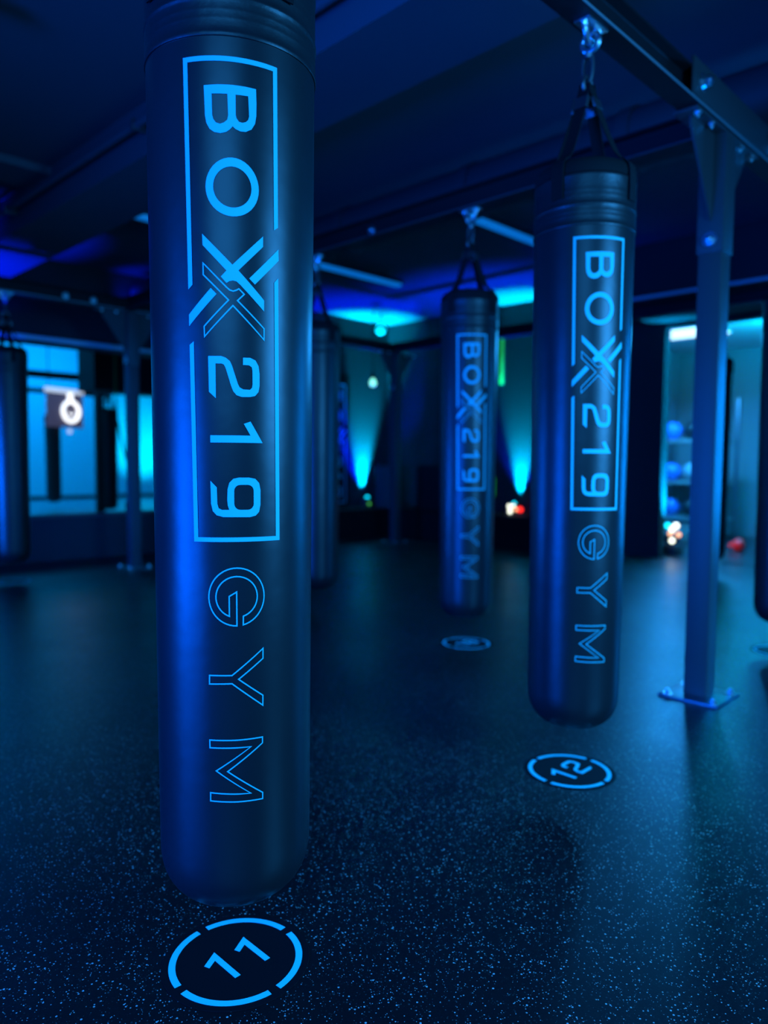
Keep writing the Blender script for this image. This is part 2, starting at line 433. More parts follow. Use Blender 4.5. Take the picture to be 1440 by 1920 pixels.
SH['2'] = (TWO, []); SH['1'] = (ONE, []); SH['9'] = (NINE, [rrect(-.0002, .0358, .9438, .9889, .011)])
LX = lambda z: -.0866 + (1.7255 - z) * .0118
RX = lambda z: .0824 + (1.7255 - z) * .0079
FW = .0084
FRAME_UP = [(LX(1.334), 1.3335), (LX(1.7265), 1.7265), (RX(1.7265), 1.7265), (RX(1.4505), 1.4505), (RX(1.4447) - FW, 1.4445), (RX(1.718) - FW, 1.718), (LX(1.718) + FW, 1.718), (LX(1.341) + FW, 1.3410)]
FRAME_DN = [(LX(1.2369), 1.2367), (LX(.886), .886), (RX(.886), .886), (RX(1.3615), 1.3615), (RX(1.3527) - FW, 1.3527), (RX(.894) - FW, .894), (LX(.894) + FW, .894), (LX(1.2426) + FW, 1.2426)]
XOUT = [(-.0528, 1.3775), (-.0114, 1.3363), (-.0055, 1.3315), (.0004, 1.33), (.0064, 1.3321), (.0103, 1.3345), (.0198, 1.3256), (.0078, 1.314), (.0562, 1.2686), (.0561, 1.2488),
        (-.0003, 1.3049), (-.0515, 1.2505), (-.052, 1.2684), (-.008, 1.3142), (-.0527, 1.3577)]
_G = lambda a, b, t: (.0034 + a * math.cos(R_(t)), .7853 + b * math.sin(R_(t)))
GOUT = [(.0032, .7945)] + [_G(.0522, .0530, 270 - 347 * i / 48) for i in range(49)] + [_G(.0387, .0375, -72 + 321 * i / 40) for i in range(41)] + [(-.0106, .7867)]
YOUT = [(-.0491, .6410), (-.0064, .6406), (.0533, .6867), (.0532, .6681), (.0059, .633), (.0529, .5983), (.0528, .5795), (-.0065, .6254), (-.0493, .6250)]
MOUT = [(-.0500, .52), (.0015, .5190), (.0519, .5191), (.0519, .508), (-.0159, .4606), (.0522, .4127), (.0521, .4008), (.0008, .4020), (-.0496, .4048), (-.0495, .4204), (.0009, .4169),
        (.0285, .4156), (-.0378, .4621), (.029, .5042), (.0014, .5046), (-.0497, .5055)]


def fill(bm, outer, holes):
    es = []
    for loop in [outer] + holes:
        vs = [bm.verts.new((s, 0, z)) for s, z in loop]
        es += [bm.edges.new((vs[i], vs[(i + 1) % len(vs)])) for i in range(len(vs))]
    bmesh.ops.triangle_fill(bm, use_beauty=True, use_dissolve=False, edges=es)


def stroke(bm, pts, wd):
    """a line of width wd drawn along a closed outline"""
    n = len(pts); P = [Vector(p) for p in pts]; ins, out = [], []
    for i in range(n):
        a = (P[i] - P[i - 1]).normalized(); b = (P[(i + 1) % n] - P[i]).normalized()
        na, nb = Vector((-a.y, a.x)), Vector((-b.y, b.x))
        mt = (na + nb)
        mt = mt.normalized() if mt.length > 1e-4 else na
        k = min(2.2, 1 / max(.3, mt.dot(na)))
        ins.append(P[i] + mt * wd / 2 * k); out.append(P[i] - mt * wd / 2 * k)
    vi = [bm.verts.new((p.x, 0, p.y)) for p in ins]; vo = [bm.verts.new((p.x, 0, p.y)) for p in out]
    for i in range(n):
        j = (i + 1) % n
        bm.faces.new((vi[i], vi[j], vo[j], vo[i]))


def bag_r(z):
    return .1495 + (.1590 - .1495) * min(1, max(0, (z - .25) / 1.5))


def wrap(bm, off=.0009):
    s = -.1
    while s < .1:
        bmesh.ops.bisect_plane(bm, geom=bm.verts[:] + bm.edges[:] + bm.faces[:], plane_co=(s, 0, 0), plane_no=(1, 0, 0))
        s += .008
    for v in bm.verts:
        r = bag_r(v.co.z) + off; a = v.co.x / .1595
        v.co = Vector((r * math.cos(a), r * math.sin(a), v.co.z))
    return bm


def print_meshes(flat=False):
    """one mesh per printed piece: (part name, mesh)"""
    out = []

    def piece(nm, outlines=(), strokes=(), wd=.0023):
        b = bmesh.new()
        for o_, h_ in outlines: fill(b, o_, h_)
        for o_ in strokes: stroke(b, o_, wd)
        if not flat: wrap(b)
        out.append((nm, b))
    piece('printed_frame', [(FRAME_UP, [])]); piece('printed_frame', [(FRAME_DN, [])])
    piece('printed_letter', [SH['B']]); piece('printed_letter', [SH['O']])
    for k in ('Xa', 'Xb', 'Xc'): piece('printed_stroke', [SH[k]])
    piece('outlined_letter', (), [XOUT])
    for k in ('2', '1', '9'): piece('printed_digit', [SH[k]])
    if not flat:
        for k in (GOUT, YOUT, MOUT): piece('outlined_letter', (), [k], .0024)
    return out


# ------------------------------------------------------------------ training rig (bolted steel frame)
BZ = 2.43                                     # underside of the beams
rig = thing('training_rig', 'black steel frame of overhead beams and posts the punching bags hang from', 'rig', (3.31, 1.285, 0))
RO = Vector((3.31, 1.285, 0))


def rel(bm):
    for v in bm.verts: v.co -= RO
    return bm


def rig_beam(x0, x1, y0, y1):
    """rolled I section: two flanges and a thin web"""
    b = bmesh.new(); alongx = (x1 - x0) > (y1 - y0); w = .045
    cx, cy = (x0 + x1) / 2, (y0 + y1) / 2; L = (x1 - x0) if alongx else (y1 - y0)
    sec = [(-w, 0), (w, 0), (w, .009), (.008, .013), (.005, .017), (.005, .098), (.008, .102), (w, .106), (w, .115), (-w, .115), (-w, .106), (-.008, .102), (-.005, .098), (-.005, .017), (-.008, .013), (-w, .009)]
    mt = Matrix.Translation((cx, cy, BZ)) @ (Matrix.Rotation(PI / 2, 4, 'Z') if alongx else Matrix()) @ Matrix.Rotation(PI / 2, 4, 'X')
    prism(b, sec, -L / 2, L / 2, mt)
    o = obj('beam', rel(b), M['beam'], rig, angle=25)
    b = bmesh.new()
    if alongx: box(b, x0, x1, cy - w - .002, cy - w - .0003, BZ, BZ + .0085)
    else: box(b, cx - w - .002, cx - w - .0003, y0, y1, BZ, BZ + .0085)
    obj('edge_strip', rel(b), M['edge'] if alongx else M['steel'], o)  # strip is pale on beams along X, dark on the others
    return o


Y1, X1, X2, Y2 = 1.272, 3.32, 6.88, 6.68
bA = rig_beam(-2.6, 7.0, Y1 - .04, Y1 + .04)
bB = rig_beam(X1 - .04, X1 + .04, Y1 + .042, Y2 - .042)
bC = rig_beam(0.6, 7.0, Y2 - .04, Y2 + .04)
bD = rig_beam(X2 - .04, X2 + .04, Y1 + .042, Y2 - .042)


def rig_post(x, y, along='x', full=True):
    b = bmesh.new(); h = .05
    box(b, x - h, x + h, y - h, y + h, .012, BZ - .012, .006)
    p = obj('post', rel(b), M['steel'], rig)
    b = bmesh.new(); box(b, x - h - .006, x + h + .006, y - h - .006, y + h + .006, 1.93, BZ - .012, .004)
    obj('sleeve', rel(b), M['steel'], p)
    b = bmesh.new(); box(b, x - .13, x + .13, y - .13, y + .13, 0.0, .012, .003)
    obj('base_plate', rel(b), M['darkmetal'], p)
    for sx in (-1, 1):
        for sy in (-1, 1):
            b = bmesh.new(); bolt_bm(b, (x + sx * .10, y + sy * .10, .012), (0, 0, 1), .013, .016)
            obj('anchor_bolt', rel(b), M['zinc'], p)
    # flange plate and gussets under the beam
    b = bmesh.new()
    if along == 'x': box(b, x - .34, x + .34, y - .05, y + .05, BZ - .012, BZ - .001, .002)
    else: box(b, x - .05, x + .05, y - .34, y + .34, BZ - .012, BZ - .001, .002)
    obj('flange_plate', rel(b), M['steel'], p)
    for s in (-1, 1):
        tri = [(s * .0565, BZ - .012), (s * .29, BZ - .012), (s * .29, BZ - .04), (s * .0565, BZ - .37)]
        b = bmesh.new()
        if along == 'x':
            mt = Matrix.Translation((x, y, 0)) @ Matrix.Rotation(PI / 2, 4, 'X')
        else:
            mt = Matrix.Translation((x, y, 0)) @ Matrix.Rotation(PI / 2, 4, 'Z') @ Matrix.Rotation(PI / 2, 4, 'X')
        prism(b, tri, -.005, .005, mt)
        obj('gusset', rel(b), M['steel'], p)
        for d in (.16, .30):
            b = bmesh.new()
            for q in ((-.033,) if full else (0,)):
                pt = (x + s * d, y + q, BZ - .012) if along == 'x' else (x + q, y + s * d, BZ - .012)
                bolt_bm(b, pt, (0, 0, -1), .011, .012)
            obj('bolt', rel(b), M['zinc'], p)
    b = bmesh.new(); bolt_bm(b, (x - h - .006, y - .0, 1.985), (-1, 0, 0), .021, .016)
    obj('clamp_bolt', rel(b), M['zinc'], p)
    return p


rig_post(3.31, 1.285)
rig_post(3.38, 6.72)
rig_post(6.90, 6.62)
rig_post(6.90, 1.285)
rig_post(-0.30, 1.285)
# splice plate over the beam joint above the near post, bolted through the side
b = bmesh.new(); box(b, 2.88, 3.86, Y1 - .054, Y1 - .0455, BZ + .0095, BZ + .145, .002)
pl = obj('splice_plate', rel(b), M['steel'], bA)
for x in (2.97, 3.78):
    b = bmesh.new(); bolt_bm(b, (x, Y1 - .054, BZ + .075), (0, -1, 0), .022, .03)
    obj('bolt', rel(b), M['zinc'], bA)
# bolts along the underside of the cross beam
for y in (2.05, 3.4):
    b = bmesh.new(); bolt_bm(b, (X1 - .005, y, BZ + .05), (-1, 0, 0), .02, .02); obj('bolt', rel(b), M['zinc'], bB)
for x in (2.75, 3.0):
    b = bmesh.new(); bolt_bm(b, (x, Y2 - .005, BZ + .05), (0, -1, 0), .02, .02); obj('bolt', rel(b), M['zinc'], bC)


def hanger(x, y, beam, along):
    """zinc clevis bolted under the beam with its closed ring"""
    b = bmesh.new()
    q = .06
    if along == 'x': box(b, x - q, x + q, y - .028, y + .028, BZ - .008, BZ - .0005, .002)
    else: box(b, x - .028, x + .028, y - q, y + q, BZ - .008, BZ - .0005, .002)
    ux, uy = (1, 0) if along == 'x' else (0, 1)
    for s in (-1, 1):
        bolt_bm(b, (x + ux * s * .045, y + uy * s * .045, BZ - .008), (0, 0, -1), .009, .010)
    pts = [(x + ux * .036 * math.cos(t), y + uy * .036 * math.cos(t), BZ - .010 - .046 * math.sin(t)) for t in [PI * i / 12 for i in range(13)]]
    tube(b, pts, .011, 10)
    tube(b, [(x + uy * .03 * math.cos(t), y + ux * .03 * math.cos(t), BZ - .055 - .026 * math.sin(t)) for t in [2 * PI * i / 18 for i in range(18)]], .009, 10, True)
    obj('hanger', rel(b), M['zinc'], beam)


# ------------------------------------------------------------------ punching bags
def make_bag(label):
    t = thing('punching_bag', label, 'punching bag', (0, 0, 0), 0, 'black punching bags hung from the steel frame')
    prof = []
    zb, zc = .150, .275                      # rounded bottom
    for i in range(13):
        a = PI / 2 * i / 12
        prof.append((bag_r(.25) * math.sin(a) ** .72, zc - (zc - zb) * math.cos(a) ** .85 if i < 12 else zc))
    prof[0] = (0, zb)
    for k in range(1, 15):
        z = zc + (1.766 - zc) * k / 14; prof.append((bag_r(z), z))
    prof += [(bag_r(1.766) - .004, 1.768), (.150, 1.775)]
    obj('bag_body', lathe(bmesh.new(), prof, 72), M['vinyl'], t, angle=50)
    # top sleeve with its seams and stitched rows
    pr = [(.1575, 1.760), (.1612, 1.7605), (.1622, 1.7635), (.1618, 1.768), (.1606, 1.770)]
    for z in (1.783, 1.797, 1.811):
        pr += [(.1608, z - .005), (.1601, z), (.1608, z + .005)]
    pr += [(.1608, 1.820), (.1622, 1.8225), (.1622, 1.8265), (.1607, 1.829)]
    for z in (1.842, 1.858, 1.874):
        pr += [(.1606, z - .005), (.1600, z), (.1604, z + .005)]
    pr += [(.1602, 1.905), (.1615, 1.910), (.1615, 1.916), (.158, 1.921), (.150, 1.921)]
    obj('top_sleeve', lathe(bmesh.new(), pr, 72), M['sleeve'], t, angle=60)
    # black closure bulging over the rim
    obj('top_closure', lathe(bmesh.new(), [(.1585, 1.9215), (.160, 1.935), (.156, 1.952), (.146, 1.966), (.128, 1.974), (.10, 1.972), (0, 1.966)], 56), M['webbing'], t, angle=50)
    for k in range(4):
        a = PI / 2 * k; c, s = math.cos(a), math.sin(a)
        path = [(.014, 2.245), (.022, 2.215), (.045, 2.150), (.075, 2.075), (.105, 2.010), (.128, 1.981), (.148, 1.970), (.160, 1.956), (.1645, 1.935), (.1655, 1.905), (.1655, 1.86), (.1645, 1.845)]
        b = ribbon(bmesh.new(), [(r * c, r * s, z) for r, z in path], .040, .0035, (-s, c, 0))
        st = obj('strap', b, M['webbing'], t, angle=60)
        b = bmesh.new()
        mt = Matrix.Rotation(a, 4, 'Z') @ Matrix.Translation((.036, 0, 2.178)) @ Matrix.Rotation(R_(-19), 4, 'Y')
        box(b, -.005, .005, -.024, .024, -.018, .018, .003, mt)
        obj('buckle', b, M['darkmetal'], st)
    # steel ring the straps are sewn round, snap hook and swivel
    pts = [(.026 * math.cos(x), 0, 2.245 + .026 * math.sin(x)) for x in [2 * PI * i / 20 for i in range(20)]]
    obj('strap_ring', tube(bmesh.new(), pts, .0065, 10, True), M['darkmetal'], t)
    b = bmesh.new()
    hk = [(0, .017 * math.sin(x), 2.300 + .050 * math.cos(x)) for x in [2 * PI * i / 24 for i in range(24)]]
    tube(b, hk, .0065, 10, True)
    obj('snap_hook', b, M['steel'], t)
    tt = obj
    b = bmesh.new()
    lathe(b, [(0, 2.325), (.014, 2.328), (.016, 2.340), (.009, 2.347), (0, 2.347)], 16)
    obj('swivel', b, M['darkmetal'], t)
    for nm, b in print_meshes():
        o = obj(nm, b, M['print'], t, smooth=True, angle=60); o['label'] = 'pale ' + nm.replace('_', ' ')
    # straps stay square to the frame: only the printed shell is turned
    return t


PRINTED = ('printed_frame', 'printed_letter', 'printed_stroke', 'outlined_letter', 'printed_digit')


def turn(bag, deg):
    for c in bag.children:
        if c.name.split('.')[0] in PRINTED: c.rotation_euler.z = R_(deg)


def copy_tree(o, parent=None):
    c = o.copy(); COL.objects.link(c); c.parent = parent
    for ch in list(o.children): copy_tree(ch, c)
    return c


bag0 = make_bag('large black punching bag closest to the camera, with sharp glowing blue lettering')
bag0.location = (.845, 1.256, 0); turn(bag0, 236.1)
hanger(.845, Y1, bA, 'x')
spots = [
    (2.213, 1.280, 230.0, 'black punching bag just left of the near steel post, above the floor number 12'),
    (3.322, 2.622, 225.0, 'black punching bag with lettering in the middle distance, left of the bag above number 12'),
    (3.340, 3.960, 90.0, 'black punching bag half hidden behind the right edge of the closest bag'),
    (4.455, 1.285, 235.0, 'black punching bag cut off by the right edge of the picture'),
    (2.250, 6.690, 120.0, 'black punching bag at the left edge of the picture, lit bright blue on one side'),
    (6.880, 2.640, 60.0, 'dark punching bag partly hidden behind the near steel post, in front of the store room'),
]
for x, y, a, lb in spots:
    c = copy_tree(bag0); c.location = (x, y, 0); turn(c, a); c['label'] = lb
for (x, y, bb, al) in ((2.213, Y1, bA, 'x'), (4.455, Y1, bA, 'x'), (X1, 2.622, bB, 'y'), (X1 + .01, 3.96, bB, 'y'), (2.25, Y2, bC, 'x'), (X2, 2.64, bD, 'y')):
    hanger(x, y, bb, al)

# ------------------------------------------------------------------ floor number markers
DIG = {}
g1 = [(-(z - 1.1023), s - .005) for s, z in ONE]
DIG['1'] = ([g1], .0385)
g2 = [(-(z - 1.2165), s - .0012) for s, z in TWO]
DIG['2'] = ([g2], .0738)
o8 = rrect(0, .066, -.046, .003, .018); o8b = rrect(.006, .060, -.006, .046, .018)
DIG['8'] = None


def numeral(ch, x0):
    b = bmesh.new()
    if ch in '12':
        pts = [(x0 + x, y) for x, y in DIG[ch][0][0]]
        fill2(b, pts, [])
    else:
        fill2(b, rrect(x0, x0 + .068, -.047, .047, .02), [rrect(x0 + .014, x0 + .054, -.034, -.006, .010), rrect(x0 + .014, x0 + .054, .006, .034, .010)])
    return b


def fill2(bm, outer, holes):
    es = []
    for loop in [outer] + holes:
        vs = [bm.verts.new((x, y, 0)) for x, y in loop]
        es += [bm.edges.new((vs[i], vs[(i + 1) % len(vs)])) for i in range(len(vs))]
    r = bmesh.ops.triangle_fill(bm, use_beauty=True, use_dissolve=False, edges=es)
    ext = bmesh.ops.extrude_face_region(bm, geom=bm.faces[:])
    for v in [g for g in ext['geom'] if isinstance(g, bmesh.types.BMVert)]: v.co.z += .0006


def marker(x, y, digits, label):
    t = thing('floor_number_marker', label, 'floor marker', (x, y, 0), 0, 'round number markers on the floor')
    obj('disc', lathe(bmesh.new(), [(0, 0), (.150, 0), (.151, .0006), (.1502, .001), (0, .001)], 96), M['disc'], t, angle=20)
    for k in range(4):
        b = bmesh.new(); a0, a1 = R_(90 * k + 4.6), R_(90 * k + 85.4); n = 24
        out = [(.1360 * math.cos(a0 + (a1 - a0) * i / n), .1360 * math.sin(a0 + (a1 - a0) * i / n)) for i in range(n + 1)]
        inn = [(.1222 * math.cos(a0 + (a1 - a0) * i / n), .1222 * math.sin(a0 + (a1 - a0) * i / n)) for i in range(n + 1)]
        fill2(b, out + inn[::-1], [])
        o = obj('ring_segment', b, M['marker'], t, smooth=False, loc=(0, 0, .0011))
    for ch, x0 in digits:
        obj('numeral', numeral(ch, x0), M['marker'], t, smooth=False, loc=(0, 0, .0011))


marker(.840, 1.2515, [('1', -.0605), ('1', .0125)], 'round floor marker with the number 11 below the closest bag')
marker(2.178, 1.2655, [('1', -.0700), ('2', .0060)], 'round floor marker with the number 12 below the second bag')
marker(3.328, 2.616, [('1', -.0650), ('8', .0040)], 'blurred round floor marker below the bag in the middle distance')
marker(4.44, 1.285, [], 'round floor marker cut off at the right edge of the picture')
marker(2.248, 6.66, [], 'faint round floor marker below the bag at the left edge')


# ------------------------------------------------------------------ ceiling tube lights
def tube_light(x, y, z, label, L=1.18):
    t = thing('tube_light', label, 'ceiling light', (x, y, z), 0, 'dim blue tube lights under the ceiling')
    b = bmesh.new(); box(b, 0, L, -.045, .045, .022, .062, .006); obj('housing', b, M['lamp_body'], t)
    b = bmesh.new(); box(b, .012, L - .012, -.036, .036, -.012, .0215, .010); obj('diffuser', b, M['tube'], t)
    for q in (.16, L - .16):
        b = bmesh.new(); cyl(b, (q, 0, .06), (q, 0, CEIL - z), .004, 8); obj('hanging_rod', b, M['darkmetal'], t)


tube_light(4.55, 3.62, 2.90, 'dim blue tube light under the ceiling just right of the middle bag straps')
tube_light(4.63, 5.52, 2.90, 'dim blue tube light under the ceiling between closest bag and middle bag')
tube_light(2.44, 5.45, 2.90, 'dim blue tube light under the ceiling touching the left edge of the closest bag')
tube_light(-.02, 3.58, 2.90, 'dim blue tube light in the upper left corner of the picture')

# round duct under the ceiling
t = thing('ventilation_duct', 'dark round ventilation duct running under the ceiling behind the closest bag', 'duct', (3.98, 4.0, 2.82))
b = bmesh.new(); cyl(b, (0, -6.5, 0), (0, 3.6, 0), .16, 32); obj('duct_pipe', b, M['charcoal'], t)
for y in (-3.2, -2.0, -.9, .3, 1.5, 2.7):
    b = bmesh.new(); cyl(b, (0, y - .04, 0), (0, y + .04, 0), .172, 32); obj('duct_collar', b, M['charcoal'], t)
t = thing('ceiling_conduit', 'thin dark conduit clipped along the near side of the dropped ceiling', 'pipe', (2.06, 2.0, 2.90))
b = bmesh.new(); cyl(b, (0, -4, 0), (0, 5.5, 0), .022, 14); obj('conduit', b, M['soffit'], t)
for y in (-2, 0, 2, 4):
    b = bmesh.new(); box(b, -.03, .058, y - .012, y + .012, -.03, .03, .003); obj('clip', b, M['steel'], t)


# ------------------------------------------------------------------ benches, wall washers and boxes along the walls
def bench(x0, x1, y0, y1, h, label):
    cx, cy = (x0 + x1) / 2, (y0 + y1) / 2
    t = thing('low_bench', label, 'bench', (cx, cy, 0), 0, 'low black benches along the walls')
    b = bmesh.new(); box(b, x0 - cx, x1 - cx, y0 - cy, y1 - cy, h - .05, h, .008); obj('bench_top', b, M['black'], t)
    b = bmesh.new(); box(b, x0 - cx + .02, x1 - cx - .02, y0 - cy + .02, y1 - cy - .02, 0, h - .0505); obj('bench_base', b, M['black'], t)


bench(4.75, 7.90, 7.28, 7.76, .40, 'low black bench along the left wall below the wall sign')
bench(7.44, 7.92, 4.55, 7.26, .40, 'low black bench along the right wall behind the middle bag')


def washer(x, y, z, label, rz, lenses):
    t = thing('wall_washer', label, 'floor lamp', (x, y, z), rz, 'small wall washer lamps')
    b = bmesh.new(); box(b, -.09, .09, -.06, .06, 0, .012, .003); obj('foot', b, M['lamp_body'], t)
    b = bmesh.new()
    for s in (-1, 1): box(b, s * .085 - .005, s * .085 + .005, -.02, .02, .012, .10, .002)
    obj('yoke', b, M['lamp_body'], t)
    b = lathe(bmesh.new(), [(0, .03), (.055, .03), (.07, .045), (.075, .13), (.068, .135), (.06, .125), (0, .125)], 28); obj('lamp_head', b, M['lamp_body'], t)
    for (lx, ly, lz, r, mt) in lenses:
        b = bmesh.new(); ball(b, (lx, ly, lz), r, 14); obj('lens', b, M[mt], t)


# lamps face out of the wall towards the room on their local -Y side
washer(7.38, 7.63, .40, 'small wall washer glowing cyan on the bench in the far corner', R_(-45), [(0, 0, .128, .03, 'lens_cyan'), (0.03, -.075, .05, .02, 'lens_green')])
washer(7.80, 5.40, .40, 'wall washer with white and red lenses on the bench right of the middle bag', R_(-55),
       [(0, 0, .128, .025, 'lens_cyan'), (-.06, -.075, .10, .022, 'lens_white'), (-.01, -.08, .105, .018, 'lens_white'), (-.05, -.08, .035, .024, 'lens_white'), (.02, -.085, .06, .02, 'lens_amber'), (.075, -.07, .06, .032, 'lens_red')])
washer(8.36, 3.62, .10, 'wall washer with amber and white lenses just inside the store room opening', R_(-60),
       [(-.05, -.08, .24, .03, 'lens_cyan'), (.04, -.08, .24, .032, 'lens_white'), (.0, -.085, .20, .028, 'lens_white'), (-.02, -.085, .15, .024, 'lens_amber'), (.07, -.08, .14, .026, 'lens_amber'), (0, -.09, .07, .028, 'lens_white')])
t = thing('lamp_stand', 'black block the store room wall washer stands on', 'stand', (8.36, 3.62, 0)); b = bmesh.new(); box(b, -.1, .1, -.1, .1, .004, .10, .006); box(b, -.11, .11, -.11, .11, 0, .004); obj('block', b, M['charcoal'], t)


def speaker(x, y, z, rz, w_, d_, h_, mt, label):
    t = thing('loudspeaker', label, 'speaker', (x, y, z), rz)
    b = bmesh.new(); box(b, -w_ / 2, w_ / 2, -d_ / 2, d_ / 2, 0, h_, .012); obj('cabinet', b, M[mt], t)
    b = bmesh.new(); box(b, -w_ / 2 + .03, w_ / 2 - .03, -d_ / 2 - .012, -d_ / 2 - .0005, .03, h_ - .03, .005); obj('grille', b, M[mt], t)
    b = bmesh.new(); box(b, -.06, .06, -.015, .015, h_, h_ + .012, .004); obj('handle', b, M['black'], t)


speaker(7.50, 7.38, .40, R_(-45), .28, .22, .60, 'charcoal', 'dark grey loudspeaker beside the steel post in the far corner')
speaker(7.66, 6.40, .40, R_(-80), .70, .36, .60, 'black', 'wide black loudspeaker on the right bench left of the middle bag')

# green light bars on the right wall
for z0, z1, y, lb in ((2.04, 2.70, 5.70, 'long green light bar high on the right wall beside the middle bag'), (.60, .86, 5.80, 'short green light bar low on the right wall beside the middle bag')):
    t = thing('green_light_bar', lb, 'light bar', (7.925, y, z0), 0, 'green light bars')
    b = bmesh.new(); box(b, -.022, 0, -.03, .03, 0, z1 - z0, .003); obj('channel', b, M['lamp_body'], t)
    b = bmesh.new(); box(b, -.036, -.0225, -.022, .022, .01, z1 - z0 - .01, .005); obj('light_strip', b, M['led_green'], t)

# pendants near the far corner
t = thing('pendant_lamp', 'small greenish glowing bulb hanging on a cord in the far corner', 'pendant lamp', (7.02, 7.16, 2.05))
obj('bulb', lathe(bmesh.new(), [(0, 0), (.03, .008), (.043, .035), (.04, .065), (.022, .095), (.018, .11), (0, .11)], 20), M['bulb'], t)
b = bmesh.new(); cyl(b, (0, 0, .105), (0, 0, .17), .022, 16); obj('socket', b, M['black'], t)
b = bmesh.new(); cyl(b, (0, 0, .165), (0, 0, CEIL - 2.05), .007, 8); obj('cord', b, M['black'], t)
t = thing('globe_lamp', 'small round cyan lamp under the ceiling of the far corner', 'ceiling lamp', (7.25, 7.25, 2.78))
b = bmesh.new(); ball(b, (0, 0, .06), .065, 20); obj('globe', b, M['globe'], t)
b = bmesh.new(); cyl(b, (0, 0, .12), (0, 0, CEIL - 2.78), .012, 10); obj('stem', b, M['black'], t)

# printed sign on the left wall: dark board with the same framed logo
t = thing('wall_sign', 'tall dark wall sign with framed pale lettering beside the closest bag', 'sign', (6.88, YW, 1.29))
b = bmesh.new(); box(b, -.24, .24, -.03, -.001, -.98, .98, .006); obj('board', b, M['black'], t)
for nm, b in print_meshes(True):
    for v in b.verts: v.co = Vector((v.co.x * 2.05, -.033, (v.co.z - 1.306) * 1.96))
    o = obj(nm, b, M['print'], t, smooth=False); o['label'] = 'pale ' + nm.replace('_', ' ')

# ------------------------------------------------------------------ training room seen through the left opening
rig2 = thing('training_rig', 'steel frame with beam and post in the bright room behind the left opening', 'rig', (5.9, 13.0, 0))
b = bmesh.new(); box(b, -5.5, 4.5, -.05, .05, 2.42, 2.54, .006); obj('beam', b, M['black'], rig2)
b = bmesh.new(); box(b, -.07, .07, -.05, .05, 0, 2.42, .006); p = obj('post', b, M['charcoal'], rig2)
b = bmesh.new(); box(b, -.14, .14, -.14, .14, 0, .012, .003); obj('base_plate', b, M['steel'], p)
for (x, y, a, lb) in ((6.06, 12.98, 40, 'black punching bag beside the post in the bright left room'), (6.22, 15.9, 40, 'black punching bag in front of the hanging sign in the bright left room')):
    c = copy_tree(bag0); c.location = (x, y, 0); turn(c, a); c['label'] = lb
rig3 = thing('ceiling_beam', 'dark steel beam carrying the bag beside the hanging sign', 'beam', (5.9, 15.9, 2.42))
b = bmesh.new(); box(b, -1.2, 1.6, -.04, .04, 0, .10, .005); obj('beam', b, M['black'], rig3)
b = bmesh.new()
for x in (-1.0, 1.4): cyl(b, (x, 0, .1), (x, 0, 1.88), .012, 10)
obj('hanging_rods', b, M['black'], rig3)

sg = thing('hanging_sign', 'lit sign with white glowing ring in the room behind the left opening', 'sign', (6.35, 15.6, 1.72), R_(20))
b = bmesh.new(); box(b, -.46, .46, -.03, .0, .0, .68, .006); obj('panel', b, M['sign_panel'], sg)
b = bmesh.new(); box(b, -.48, .48, -.05, .02, .70, .79, .02); obj('top_rail', b, M['neon_dim'], sg)
b = bmesh.new()
tube(b, [(.12 + .205 * math.cos(a), -.06, .33 + .205 * math.sin(a)) for a in [2 * PI * i / 40 for i in range(40)]], .036, 14, True)
obj('glowing_ring', b, M['neon'], sg)
b = bmesh.new()
tube(b, [(.12 + .085 * math.cos(a), -.06, .33 + .07 * math.sin(a)) for a in [R_(200) + R_(140) * i / 12 for i in range(13)]], .014, 10)
obj('emblem', b, M['neon'], sg)
b = bmesh.new(); box(b, .06, .18, -.06, -.02, .53, .71, .01); obj('ring_bracket', b, M['neon'], sg)
b = bmesh.new()
for x in (-.4, .4): cyl(b, (x, -.015, .78), (x, -.015, 4.3 - 1.72), .008, 8)
obj('cable', b, M['black'], sg)
b = bmesh.new(); ball(b, (.1, -.03, -.08), .045, 16); obj('lamp', b, M['neon_dim'], sg)

ts = thing('suspension_strap', 'dark suspension strap with green tip hanging in the bright left room', 'strap', (5.62, 11.5, 0))
b = bmesh.new(); tube(b, [(-.12, 0, 2.0), (-.10, 0, 1.7), (-.02, 0, 1.3), (.10, 0, .85), (.12, 0, .4)], .018, 8); obj('webbing', b, M['black'], ts)
b = bmesh.new(); tube(b, [(-.12, 0, 4.3), (-.12, 0, 2.0)], .014, 8); obj('anchor_strap', b, M['green_band'], ts)
b = bmesh.new(); tube(b, [(.03, 0, .36), (.12, 0, .4), (.21, 0, .36), (.20, 0, .16), (.04, 0, .16)], .02, 8, True); obj('handle', b, M['black'], ts)
# rail along the head of the left opening, painted white for its reflected light
t = thing('opening_rail', 'rail with its shine painted white, along the head of the left opening', 'rail', (3.25, YW - .06, 2.245))
b = bmesh.new(); cyl(b, (-1.6, 0, 0), (1.15, 0, 0), .022, 14); obj('rail', b, M['diffuser'], t)
for x in (-1.2, .3, 1.0):
    b = bmesh.new(); box(b, x - .02, x + .02, -.012, .058, -.012, .012, .003); obj('bracket', b, M['zinc'], t)

# ------------------------------------------------------------------ store room
t = thing('ceiling_panel_light', 'very bright white ceiling panel in the store room', 'ceiling light', (9.35, 3.95, 2.70))
b = bmesh.new(); box(b, -.45, .45, -.40, .40, 0, .02, .003); obj('frame', b, M['diffuser'], t)
b = bmesh.new(); box(b, -.43, .43, -.38, .38, -.012, -.0005, .003); obj('diffuser', b, M['panel_white'], t)

